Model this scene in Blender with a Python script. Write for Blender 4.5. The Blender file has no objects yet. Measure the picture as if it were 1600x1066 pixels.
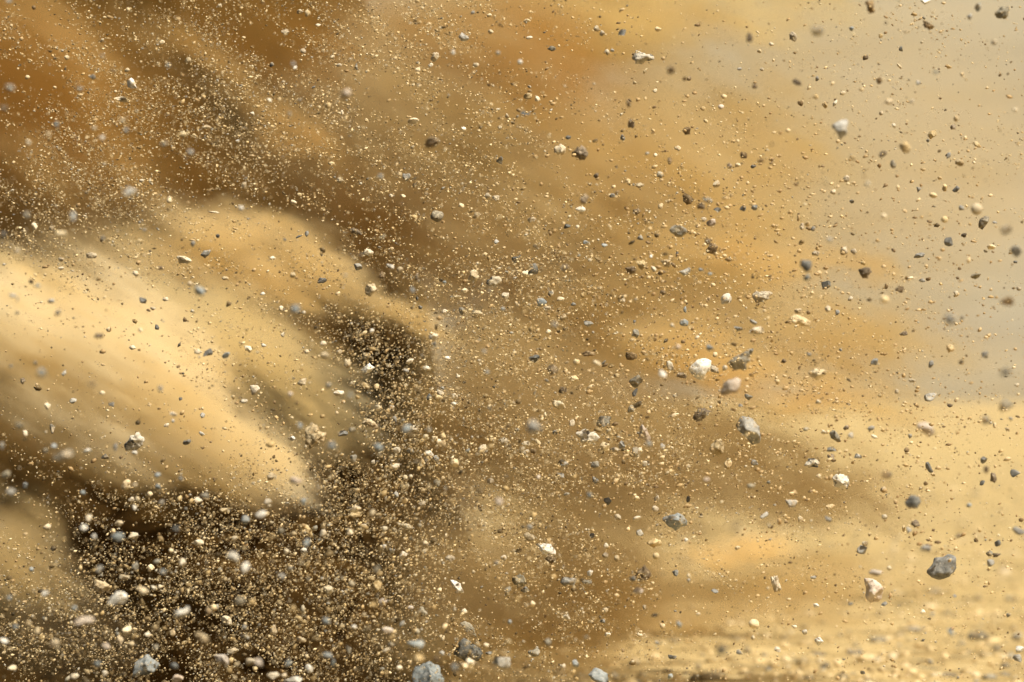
import bpy, math, random
import numpy as np
from mathutils import Vector, Matrix, noise
S = bpy.context.scene
# ---------------------------------------------------------------- camera
FOC = 6.0; K = 0.0225/108; CAM_H = 0.8; PITCH = math.radians(0.8)
cam = bpy.data.objects.new('camera', bpy.data.cameras.new('camera')); S.collection.objects.link(cam)
cam.location = (0, 0, CAM_H); cam.rotation_euler = (math.pi/2+PITCH, 0, 0)
cam.data.lens = 108; cam.data.sensor_width = 36; cam.data.clip_end = 3000
cam.data.dof.use_dof = True; cam.data.dof.focus_distance = FOC; cam.data.dof.aperture_fstop = 3.2
S.camera = cam
# ---------------------------------------------------------------- light
EL = math.radians(54); AZ = math.radians(138)
SUN = Vector((math.sin(AZ)*math.cos(EL), math.cos(AZ)*math.cos(EL), math.sin(EL)))
S.view_settings.view_transform = 'Standard'; S.view_settings.look = 'None'; S.view_settings.exposure = 0.32
w = bpy.data.worlds.new('World'); S.world = w; w.use_nodes = True
sky = w.node_tree.nodes.new('ShaderNodeTexSky'); sky.sky_type = 'NISHITA'; sky.sun_disc = False
sky.sun_elevation = EL; sky.sun_rotation = AZ; sky.dust_density = 4
tint = w.node_tree.nodes.new('ShaderNodeMix'); tint.data_type = 'RGBA'; tint.blend_type = 'MULTIPLY'; tint.inputs[0].default_value = 1
tint.inputs[7].default_value = (1, .80, .52, 1)      # air full of yellow dust
w.node_tree.links.new(sky.outputs[0], tint.inputs[6]); w.node_tree.links.new(tint.outputs[2], w.node_tree.nodes['Background'].inputs[0])
w.node_tree.nodes['Background'].inputs[1].default_value = 0.075
L = bpy.data.lights.new('sun', 'SUN'); L.energy = 4.6; L.angle = math.radians(.5); L.color = (1, .945, .80)
lo = bpy.data.objects.new('sun', L); S.collection.objects.link(lo); lo.rotation_euler = SUN.to_track_quat('Z', 'Y').to_euler()
S.cycles.volume_bounces = 5; S.cycles.max_bounces = 7; S.cycles.volume_step_rate = 5.0
S.cycles.use_denoising = True

ROT = Matrix.Rotation(PITCH, 3, 'X')
def P(px, py, d):
    """point at distance d seen at photo position px, py"""
    return ROT @ Vector(((px-800)*K*d, d, (533-py)*K*d)) + Vector((0, 0, CAM_H))

class N:
    """small node-tree writer, works in shader and geometry trees"""
    def __init__(s, t): s.t = t
    def sock(s, n, i, v):
        if isinstance(v, bpy.types.NodeSocket): s.t.links.new(v, n.inputs[i])
        else: n.inputs[i].default_value = v
    def m(s, op, a, b=0., clamp=False):
        n = s.t.nodes.new('ShaderNodeMath'); n.operation = op; n.use_clamp = clamp
        s.sock(n, 0, a); s.sock(n, 1, b); return n.outputs[0]
    def v(s, op, a, b=(0, 0, 0), c=None):
        n = s.t.nodes.new('ShaderNodeVectorMath'); n.operation = op
        s.sock(n, 0, a); s.sock(n, 1, b)
        if c is not None: s.sock(n, 2, c)
        return n.outputs['Value' if op in ('LENGTH', 'DOT_PRODUCT') else 'Vector']
    def rot(s, a, ang):
        n = s.t.nodes.new('ShaderNodeVectorRotate'); n.rotation_type = 'Y_AXIS'
        s.sock(n, 'Vector', a); s.sock(n, 'Angle', ang); return n.outputs[0]
    def noise(s, a, scale, det=2, rough=.5, col=False):
        n = s.t.nodes.new('ShaderNodeTexNoise'); s.sock(n, 'Vector', a)
        n.inputs['Scale'].default_value = scale; n.inputs['Detail'].default_value = det; n.inputs['Roughness'].default_value = rough
        return n.outputs[1] if col else n.outputs[0]
    def mr(s, a, f0, f1, t0=0., t1=1.):
        n = s.t.nodes.new('ShaderNodeMapRange'); n.interpolation_type = 'SMOOTHSTEP'
        for i, x in enumerate((a, f0, f1, t0, t1)): s.sock(n, i, x)
        return n.outputs[0]
    def ramp(s, f, stops):
        n = s.t.nodes.new('ShaderNodeValToRGB'); s.t.links.new(f, n.inputs[0]); e = n.color_ramp.elements
        while len(e) < len(stops): e.new(.5)
        for el, (p, c) in zip(e, stops): el.position = p; el.color = (*c, 1)
        return n.outputs[0]
    def mix(s, f, a, b, mode='MIX'):
        n = s.t.nodes.new('ShaderNodeMix'); n.data_type = 'RGBA'; n.blend_type = mode
        for i, x in ((0, f), (6, a), (7, b)):
            if isinstance(x, tuple): x = (*x, 1)
            s.sock(n, i, x)
        return n.outputs[2]
    def node(s, typ, **kw):
        n = s.t.nodes.new(typ)
        for k, x in kw.items(): s.sock(n, k, x)
        return n

def surface(name):
    m = bpy.data.materials.new(name); m.use_nodes = True; t = m.node_tree
    b = t.nodes['Principled BSDF']; b.inputs['Roughness'].default_value = .9; b.inputs['Specular IOR Level'].default_value = .15
    return m, N(t), b

def mesh(name, v, f, mat, smooth=False):
    me = bpy.data.meshes.new(name); me.from_pydata([tuple(p) for p in v], [], [tuple(q) for q in f])
    me.materials.append(mat)
    if smooth: me.polygons.foreach_set('use_smooth', [True]*len(me.polygons))
    o = bpy.data.objects.new(name, me); S.collection.objects.link(o); return o

# ---------------------------------------------------------------- ground
m, n, b = surface('sandy_ground')
co = n.node('ShaderNodeTexCoord').outputs['Object']
st = n.v('MULTIPLY', co, (2.6, 6., 1.)); st2 = n.v('MULTIPLY', co, (2., 5.0, 1.))
f1 = n.noise(st, 1.3, 9, .72); f2 = n.noise(st2, 4.0, 4, .6); f3 = n.noise(n.v('MULTIPLY', co, (.3, .5, 1)), 1, 4)
c = n.ramp(f1, [(.32, (.25, .18, .08)), (.44, (.50, .37, .175)), (.56, (.66, .51, .26)), (.72, (.78, .66, .40))])
c = n.mix(n.mr(f2, .56, .66, 0., .85), c, (.17, .155, .11))
c = n.mix(n.mr(f2, .36, .28, 0., .5), c, (.33, .21, .09))
c = n.mix(n.mr(f3, .35, .7, 0., .5), c, (.62, .46, .21))
sx = n.node('ShaderNodeSeparateXYZ'); n.t.links.new(co, sx.inputs[0])
c = n.mix(n.mr(n.m('ADD', sx.outputs[0], n.m('MULTIPLY', n.m('SUBTRACT', n.noise(co, 2.5, 4), .5), .7)), -.05, -.35, 0., .95), c, (.03, .019, .009))   # dark soil colour carried over the ground at the left
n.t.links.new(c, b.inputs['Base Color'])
bp = n.node('ShaderNodeBump', Height=n.noise(co, 30, 6, .7), Strength=.9, Distance=.03); n.t.links.new(bp.outputs[0], b.inputs['Normal'])
ys = list(np.concatenate([np.arange(3, 16, .035), 16*1.05**np.arange(0, 75)]))
xs = list(np.concatenate([-3*1.35**np.arange(18, 0, -1), np.arange(-3, 5, .06), 5*1.3**np.arange(0, 18)]))
V = []; F = []
for y in ys:
    for x in xs:
        z = 0
        if y < 40:
            a = max(0, 1-y/40)
            z = a*(.022*noise.noise((x*.8, y*2.2, 0))+.014*noise.noise((x*2.4, y*5, 3))+.020*noise.noise((x*9, y*11, 7)))
        V.append((x, y, z))
nx = len(xs)
for j in range(len(ys)-1):
    for i in range(nx-1):
        q = j*nx+i; F.append((q, q+1, q+nx+1, q+nx))
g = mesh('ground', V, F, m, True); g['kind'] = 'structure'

# hazy gravel hillside that closes the view at the right
m, n, b = surface('pale_gravel')
co = n.node('ShaderNodeTexCoord').outputs['Object']
f = n.noise(n.v('MULTIPLY', co, (.05, .12, .3)), 1, 5, .6); f2 = n.noise(n.v('MULTIPLY', co, (.015, .08, .1)), 1, 3)
c = n.ramp(f, [(.3, (.23, .205, .155)), (.5, (.27, .245, .19)), (.7, (.32, .295, .235))])
c = n.mix(n.mr(f2, .45, .7, 0., .4), c, (.22, .17, .12))
n.t.links.new(c, b.inputs['Base Color'])
V = []; F = []; nx = 90; ny = 40
for j in range(ny):
    for i in range(nx):
        x = -200+400*i/(nx-1); t = j/(ny-1); y = 140+200*t
        V.append((x, y, -1+90*t**1.1+3.5*noise.fractal((x*.03, y*.03, 1), 1, 2, 4)))
for j in range(ny-1):
    for i in range(nx-1): q = j*nx+i; F.append((q, q+1, q+nx+1, q+nx))
h = mesh('gravel_hills', V, F, m, True); h['kind'] = 'structure'

# soil bank behind the spray at left, shade put into its dark colour
m, n, b = surface('shade_painted_soil'); b.inputs['Specular IOR Level'].default_value = 0
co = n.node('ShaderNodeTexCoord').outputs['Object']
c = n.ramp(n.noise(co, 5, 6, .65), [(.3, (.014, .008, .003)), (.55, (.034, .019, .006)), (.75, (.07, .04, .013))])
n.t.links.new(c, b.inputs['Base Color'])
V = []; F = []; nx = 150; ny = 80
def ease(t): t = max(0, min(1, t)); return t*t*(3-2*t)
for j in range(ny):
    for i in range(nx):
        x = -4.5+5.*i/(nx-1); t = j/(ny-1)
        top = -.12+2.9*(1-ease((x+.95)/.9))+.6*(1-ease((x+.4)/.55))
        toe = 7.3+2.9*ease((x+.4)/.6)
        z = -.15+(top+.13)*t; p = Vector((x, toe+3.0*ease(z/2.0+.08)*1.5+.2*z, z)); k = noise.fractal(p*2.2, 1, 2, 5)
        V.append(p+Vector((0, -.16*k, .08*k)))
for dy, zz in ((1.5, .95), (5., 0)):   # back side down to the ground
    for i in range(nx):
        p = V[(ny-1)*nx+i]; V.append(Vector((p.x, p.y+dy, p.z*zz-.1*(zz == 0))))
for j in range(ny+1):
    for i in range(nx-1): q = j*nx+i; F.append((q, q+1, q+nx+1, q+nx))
h = mesh('soil_bank', V, F, m, True); h['kind'] = 'structure'; h['label'] = 'dark soil bank with painted shade behind the spray'

# ---------------------------------------------------------------- dust
def plume(label, blobs, col, dens, streak=30, vox=.012, aniso=.25, warp=.12, lo_hi=(.34, .66, .15, 1.7), edge=0., wisp=.9, freq=(4, 14, 22), deep=1.2):
    lo = [1e9]*3; hi = [-1e9]*3; B = []
    for px, py, dd, rx, ry, an, amp in blobs:
        c = P(px, py, dd); r = Vector((rx*K*dd, min(rx, ry)*K*dd*deep+.04, ry*K*dd)); B.append((c, r, math.radians(an), amp))
        ca, sa = abs(math.cos(math.radians(an))), abs(math.sin(math.radians(an)))
        ext = (r[0]*ca+r[2]*sa, r[1], r[0]*sa+r[2]*ca)
        for i in range(3): lo[i] = min(lo[i], c[i]-ext[i]-warp*.4); hi[i] = max(hi[i], c[i]+ext[i]+warp*.4)
    me = bpy.data.meshes.new('dust_plume'); o = bpy.data.objects.new('dust_plume', me); S.collection.objects.link(o)
    g = bpy.data.node_groups.new('dust_plume', 'GeometryNodeTree'); g.interface.new_socket('Geometry', in_out='OUTPUT', socket_type='NodeSocketGeometry')
    n = N(g); pos = g.nodes.new('GeometryNodeInputPosition').outputs[0]
    wn = n.v('SUBTRACT', n.noise(pos, 4.5, 5, .6, True), (.5, .5, .5)); wp = n.v('MULTIPLY_ADD', wn, (warp*2,)*3, pos)
    tot = None
    for c, r, an, amp in B:
        q = n.v('DIVIDE', n.rot(n.v('SUBTRACT', wp, tuple(c)), -an), tuple(r))
        f = n.mr(n.v('LENGTH', q), 1., edge, 0., amp)
        tot = f if tot is None else n.m('MAXIMUM', tot, f)
    q = n.v('MULTIPLY', n.rot(pos, -math.radians(streak)), freq)
    sn = n.noise(n.v('MULTIPLY_ADD', wn, (1.2, 1.2, 1.2), q), 1, 7, .66); bn = n.noise(n.v('MULTIPLY', q, (.35, .35, .35)), 1, 3, .5)
    tot = n.m('MULTIPLY', n.mr(n.m('ADD', tot, n.m('ADD', n.m('MULTIPLY', n.m('SUBTRACT', sn, .5), wisp), n.m('MULTIPLY', n.m('SUBTRACT', bn, .5), wisp*.9))), .05, .9, 0., 1.), n.mr(n.m('SQRT', tot), 0., .5))
    tot = n.m('MULTIPLY', tot, n.mr(sn, *lo_hi))
    vc = g.nodes.new('GeometryNodeVolumeCube'); g.links.new(tot, vc.inputs['Density'])
    vc.inputs['Min'].default_value = lo; vc.inputs['Max'].default_value = hi
    for i, a in enumerate('XYZ'): vc.inputs['Resolution '+a].default_value = max(8, int((hi[i]-lo[i])/vox))
    sm = g.nodes.new('GeometryNodeSetMaterial'); g.links.new(vc.outputs[0], sm.inputs[0])
    out = g.nodes.new('NodeGroupOutput'); g.links.new(sm.outputs[0], out.inputs[0])
    m = bpy.data.materials.new('airborne_dust'); m.use_nodes = True; t = m.node_tree; t.nodes.clear()
    pv = t.nodes.new('ShaderNodeVolumePrincipled'); mo = t.nodes.new('ShaderNodeOutputMaterial'); t.links.new(pv.outputs[0], mo.inputs['Volume'])
    sn = N(t); cq = sn.v('MULTIPLY', sn.rot(sn.node('ShaderNodeTexCoord').outputs['Object'], -math.radians(streak)), (2.2, 4, 8))
    rich = (col[0]*.98, col[1]*.93, col[2]*.80)   # patches of rustier earth
    t.links.new(sn.mix(sn.mr(sn.noise(cq, 1, 2), .42, .62), tuple(col), rich), pv.inputs['Color'])
    pv.inputs['Anisotropy'].default_value = aniso; pv.inputs['Density'].default_value = dens
    sm.inputs['Material'].default_value = m; me.materials.append(m)
    md = o.modifiers.new('dust', 'NODES'); md.node_group = g
    o['kind'] = 'stuff'; o['label'] = label; o['category'] = 'dust cloud'
    return o
CREAM = (.988, .885, .65); TAN = (.975, .835, .54); ORANGE = (.95, .77, .44); BROWN = (.47, .35, .175)
FINE = dict(vox=.0075, freq=(6, 24, 40))
plume('thick cream dust plume swelling in from the left edge', [
    (0, 500, 7.3, 290, 130, 22, 1), (200, 570, 7.3, 290, 130, 30, 1), (370, 690, 7.2, 210, 80, 33, 1),
    (150, 650, 7.3, 260, 120, 28, .9), (260, 735, 7.3, 230, 60, 14, .9), (180, 540, 7.4, 320, 160, 28, .7), (290, 670, 7.35, 260, 110, 28, .8)], CREAM, 14, 30, wisp=1.2, aniso=0, lo_hi=(.38, .62, .12, 2.0), deep=1.8, **FINE)
plume('thin greenish tan dust tongue between the cream plume and the dark gap', [
    (400, 545, 7.5, 250, 100, 31, .9), (510, 640, 7.5, 170, 75, 33, .8), (330, 480, 7.6, 300, 90, 28, .7), (450, 680, 7.5, 120, 45, 33, .5)], (.98, .88, .62), 8, 31, wisp=1.1, deep=1.6, **FINE)
plume('tan dust plume with an orange underside and a pointed tip left of centre', [
    (370, 365, 7.9, 240, 70, 8, .9), (500, 410, 7.9, 190, 64, 32, .95), (620, 474, 7.9, 170, 36, 27, 1), (300, 410, 8, 260, 100, 8, .5), (440, 445, 7.9, 170, 62, 17, .8), (200, 430, 8, 260, 70, 20, .5)], TAN, 12, 26, wisp=1., deep=1.8, **FINE)
plume('soft brown dust streak falling across the upper left', [
    (310, 90, 8.3, 270, 60, 36, .8), (450, 190, 8.3, 220, 60, 36, .8), (190, 230, 8.4, 250, 70, 50, .6), (110, 80, 8.4, 280, 90, 40, .6), (40, 250, 8.4, 230, 60, 45, .5)], (.90, .66, .31), 6, 38, wisp=1., vox=.01, freq=(5, 18, 30))
plume('wide brown dust veil over the upper left corner', [
    (20, 130, 8.9, 520, 330, 20, .75), (500, 60, 8.9, 480, 220, 10, .7), (790, 90, 8.8, 330, 200, 10, 1), (620, 330, 8.8, 380, 200, 20, .8), (300, 270, 8.9, 300, 160, 15, .5)], (.62, .385, .12), 3.4, 36, vox=.018, wisp=.5, lo_hi=(.33, .67, .3, 1.6), freq=(2, 10, 13))
plume('tan dust lump in the bottom left corner', [
    (0, 850, 7.05, 200, 120, 30, .9), (80, 895, 7.05, 140, 60, 30, .8)], (.96, .82, .53), 8, 33, wisp=1.1, deep=1.6, **FINE)
plume('golden dust cloud filling the top centre', [
    (900, 10, 9.2, 340, 170, 5, 1), (1120, 15, 9.2, 190, 80, 20, .9), (740, 130, 9.2, 280, 120, 5, .8), (1240, 20, 9.4, 180, 70, 10, .6)], (.90, .79, .51), 11, 14, vox=.018, wisp=.8)
plume('broad thin tan dust sheet across the middle', [
    (760, 300, 8.9, 400, 250, 15, 1), (1000, 340, 9.0, 380, 280, 25, 1), (940, 480, 8.9, 380, 200, 10, 1), (1130, 230, 9.4, 330, 230, 10, .5), (690, 180, 8.9, 300, 330, 60, 1), (720, 380, 8.8, 200, 200, 60, .8), (790, 560, 8.8, 210, 170, 0, .9), (1280, 520, 9.3, 350, 130, 10, .7)],
    (.80, .68, .43), 10, 24, vox=.016, wisp=.9, lo_hi=(.36, .64, .25, 1.8), freq=(7, 20, 24))
plume('faint beige dust haze across the right side', [
    (1350, 250, 11, 600, 420, 0, 1), (1450, 600, 11, 520, 130, 0, 1), (1400, 30, 11, 420, 160, 0, 1)], (.88, .81, .66), 1.5, 5, vox=.04, wisp=.5)
plume('orange brown dust puff pointing right, at mid height', [
    (1180, 400, 8.2, 260, 66, 8, 1), (1330, 415, 8.2, 120, 40, 10, 1), (1080, 380, 8.2, 150, 80, 0, .6)], (.88, .72, .42), 10, 10, **FINE)
plume('low flat dust puff at right above the sand', [
    (1250, 610, 8.1, 250, 55, 5, 1), (1370, 630, 8.1, 110, 34, 5, 1), (1100, 560, 8.1, 230, 90, 12, .9)], (.90, .74, .43), 11, 6, **FINE)
plume('brown dust veil drifting over the lower middle', [
    (900, 700, 7.9, 420, 220, 12, 1), (1130, 720, 7.9, 340, 150, 12, 1), (760, 700, 8.1, 200, 130, 20, .5), (860, 900, 7.5, 320, 190, 0, 1), (1300, 770, 8.0, 230, 90, 8, .9)], BROWN, 7, 24, vox=.014, wisp=1.1, freq=(7, 20, 26))
plume('small dust puff with a brown shadowed base, lower right', [
    (1185, 858, 7.6, 100, 34, 0, 1), (1120, 868, 7.6, 75, 28, 10, .9)], TAN, 30, 5, **FINE)
plume('thin dust drifting low over the sand', [
    (1100, 945, 7.7, 430, 100, 0, 1), (800, 1020, 7.5, 330, 110, 0, 1), (1280, 900, 8.0, 290, 80, 0, .9), (1420, 915, 8.0, 200, 50, 0, .6)], (.82, .69, .43), 6, 3)
plume('thin brown powder filling the hollows between the plumes at left', [
    (40, 690, 7.7, 260, 110, 25, .8), (300, 450, 8.2, 340, 80, 26, .8), (470, 520, 8.0, 180, 70, 40, .5), (200, 780, 7.6, 200, 40, 15, .4)], (.82, .62, .30), 4, 30, wisp=.9, vox=.015)
plume('fine golden powder floating among the flying grit', [
    (60, 990, 6.5, 260, 110, 0, 1), (720, 880, 6.5, 220, 220, 30, .9), (880, 620, 6.6, 330, 210, 25, .9), (500, 250, 6.7, 420, 170, 25, .6), (150, 300, 6.7, 300, 160, 25, .6)], (.88, .70, .42), .9, 30, wisp=1.1, vox=.02)
# ---------------------------------------------------------------- stones
def rock_mat(code, stops, scale=55, rough=.62, vein=None, crust=None, bump=.5):
    m, n, b = surface(code+'_rock')
    tc = n.node('ShaderNodeTexCoord').outputs['Object']; oi = n.node('ShaderNodeObjectInfo')
    off = n.v('MULTIPLY_ADD', n.v('ADD', oi.outputs['Location']), (7.3, 5.1, 9.7), tc)
    f = n.noise(off, scale, 7, rough)
    c = n.ramp(f, stops)
    if vein:
        s = n.noise(n.v('MULTIPLY', off, (vein[0], vein[1], vein[2])), 1, 4, .6)
        c = n.mix(n.mr(s, .52, .60, 0., vein[3]), c, vein[4])
    if crust:
        s = n.noise(off, crust[0], 4, .65); c = n.mix(n.mr(s, crust[1], crust[1]+.05, 0., crust[2]), c, crust[3])
    r = oi.outputs['Random']; hs = n.node('ShaderNodeHueSaturation', Color=c, Value=n.mr(r, 0., 1., .82, 1.2), Saturation=n.mr(n.m('FRACT', n.m('MULTIPLY', r, 7.7)), 0., 1., .6, .98))
    n.t.links.new(hs.outputs[0], b.inputs['Base Color'])
    bp = n.node('ShaderNodeBump', Height=n.noise(off, scale*4, 6, .7), Strength=bump, Distance=.003); n.t.links.new(bp.outputs[0], b.inputs['Normal'])
    return m
DUST = (.50, .36, .18)
MATS = {
 'g': rock_mat('grey', [(.3, (.14, .13, .115)), (.5, (.30, .285, .255)), (.7, (.50, .48, .43))], 45, vein=(60, 200, 200, .6, (.5, .48, .43)), crust=(40, .60, .6, DUST)),
 'd': rock_mat('slate', [(.3, (.06, .062, .058)), (.5, (.17, .17, .16)), (.7, (.34, .33, .31))], 60, vein=(50, 260, 260, .4, (.28, .27, .25)), crust=(50, .64, .5, DUST)),
 'k': rock_mat('bluish', [(.3, (.15, .18, .20)), (.5, (.25, .29, .31)), (.7, (.37, .41, .42))], 45, vein=(40, 200, 200, .5, (.5, .5, .48)), crust=(35, .60, .7, DUST)),
 'v': rock_mat('olive', [(.3, (.15, .13, .09)), (.5, (.26, .23, .17)), (.7, (.42, .39, .31))], 60, crust=(45, .56, .7, DUST), bump=.8),
 'c': rock_mat('cream', [(.3, (.46, .35, .20)), (.5, (.70, .58, .38)), (.7, (.84, .76, .57))], 60, crust=(60, .64, .5, (.22, .18, .12)), bump=.6),
 'y': rock_mat('yellow', [(.3, (.60, .46, .24)), (.6, (.72, .58, .34))], 40, bump=.3),
 'o': rock_mat('ochre', [(.3, (.36, .23, .09)), (.5, (.60, .46, .25)), (.7, (.80, .68, .45))], 80, crust=(70, .62, .5, (.72, .62, .42)), bump=1.),
 'b': rock_mat('brown', [(.3, (.08, .052, .024)), (.5, (.22, .15, .075)), (.7, (.42, .30, .16))], 90, crust=(90, .60, .7, DUST), bump=1.),
 'w': rock_mat('white', [(.3, (.55, .50, .42)), (.5, (.70, .67, .60)), (.7, (.82, .80, .74))], 40, vein=(60, 220, 220, .45, (.36, .35, .33)), bump=.5),
 'p': rock_mat('pinkish', [(.3, (.38, .29, .22)), (.5, (.55, .45, .36)), (.7, (.70, .62, .54))], 50, bump=.6),
 'm': rock_mat('mottled', [(.3, (.50, .40, .26)), (.5, (.68, .60, .46)), (.7, (.80, .74, .62))], 50, crust=(38, .54, .95, (.09, .09, .09)), bump=.9),
 's': rock_mat('striped', [(.3, (.14, .12, .09)), (.5, (.24, .21, .16)), (.7, (.34, .31, .25))], 50, vein=(30, 420, 420, .8, (.55, .48, .36))),
}
KIND = {'g': ('grey_stone', 'grey', 'stone'), 'd': ('dark_slate', 'dark', 'stone'), 'k': ('blue_grey_stone', 'blue grey', 'stone'), 'v': ('olive_stone', 'olive grey', 'stone'),
        'c': ('cream_pebble', 'cream', 'pebble'), 'y': ('yellow_pebble', 'pale yellow', 'pebble'), 'o': ('ochre_clod', 'ochre', 'clod'), 'b': ('brown_clod', 'dark brown', 'clod'),
        'w': ('white_stone', 'white', 'stone'), 'p': ('pinkish_stone', 'pinkish', 'stone'), 'm': ('mottled_stone', 'mottled', 'stone'), 's': ('striped_stone', 'striped', 'stone')}
GROUP = {'stone': 'stones flying in the dust spray', 'pebble': 'pebbles flying in the dust spray', 'clod': 'earth clods flying in the dust spray'}
ANGULAR = {'g': 1., 'd': 1., 'k': .8, 'v': .8, 'c': .75, 'y': .1, 'o': .6, 'b': .6, 'w': .9, 'p': .7, 'm': .8, 's': .8}
ROUGH = {'g': .05, 'd': .04, 'k': .05, 'v': .12, 'c': .09, 'y': .04, 'o': .16, 'b': .2, 'w': .05, 'p': .06, 'm': .11, 's': .05}

def ico(sub):
    import bmesh
    bm = bmesh.new(); bmesh.ops.create_icosphere(bm, subdivisions=sub, radius=1)
    v = np.array([x.co[:] for x in bm.verts]); f = [[q.index for q in x.verts] for x in bm.faces]; bm.free(); return v, f
ICO = {s: ico(s) for s in (1, 2, 3, 4)}

def stone_mesh(name, w, h, ang, code, scale, rng, poly=None, px=10):
    """w, h in metres across the view; ang clockwise; poly = outline points (metres, x right, z up)"""
    big = max(w, h)
    V, F = ICO[4 if px >= 24 else 3 if px >= 11 else 2]
    V = V.copy(); a = ANGULAR[code]
    # broken faces: push the sphere onto random cutting planes
    dirs = []
    for _ in range(9 + int(6*a)):
        d = rng.normal(size=3); d /= np.linalg.norm(d)
        dist = (1-a*.2) - rng.random()*.42*a - .05
        if poly is not None: dist = .66+.22*rng.random()
        s = V @ d; k = np.maximum(0, s-dist); V -= np.outer(k*(.99 if a > .3 else .6), d)
    V /= np.abs(V).max(0)
    seed = rng.random()*100; r = ROUGH[code]
    nv = []
    for p in V:
        q = Vector(p); k = noise.fractal(q*1.9+Vector((seed, 0, 0)), .9, 2.1, 5)+(.35*noise.fractal(q*7+Vector((0, seed, 0)), .8, 2.1, 4) if px >= 11 else 0)
        nv.append(q*(1+r*2.0*k))
    V = np.array(nv)
    dep = .5*(w*h)**.5*(.75+.4*rng.random())
    if poly is not None:
        ring = [(math.atan2(z, x), math.hypot(x, z)) for x, z in poly]; ring.sort()
        pa = np.array([t for t, _ in ring]); pts = np.array([(rr*math.cos(t), rr*math.sin(t)) for t, rr in ring])
        th = np.arctan2(V[:, 2], V[:, 0]); R = np.zeros(len(V)); nn = len(pa)
        for i in range(len(V)):       # distance to the outline along each direction
            j = np.searchsorted(pa, th[i]) % nn; p0, p1 = pts[j-1], pts[j]; d = (math.cos(th[i]), math.sin(th[i]))
            e = p1-p0; den = d[0]*e[1]-d[1]*e[0]; R[i] = abs((p0[0]*e[1]-p0[1]*e[0])/den) if abs(den) > 1e-9 else np.hypot(*p0)
            R[i] = min(R[i], big*.62)
        rho = np.hypot(V[:, 0], V[:, 2])
        V = np.stack([V[:, 0]*R, V[:, 1]*dep, V[:, 2]*R], 1)
    else:
        # turn the lump at random, then fit it to the size seen
        A = Matrix.Rotation(rng.random()*6.28, 3, (rng.normal(), rng.normal(), rng.normal())) if a < 2 else None
        V = V @ np.array(A).T
        V /= np.abs(V).max(0); V = V*np.array([w/2, dep, h/2])
        t = -math.radians(ang); c, s = math.cos(t), math.sin(t)
        V = np.stack([V[:, 0]*c-V[:, 2]*s, V[:, 1], V[:, 0]*s+V[:, 2]*c], 1)
    me = bpy.data.meshes.new(name); me.from_pydata(V.tolist(), [], F); me.materials.append(MATS[code])
    if a < .3 or px < 11: me.polygons.foreach_set('use_smooth', [True]*len(me.polygons))
    else:
        me.polygons.foreach_set('use_smooth', [True]*len(me.polygons))
    return me

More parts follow.
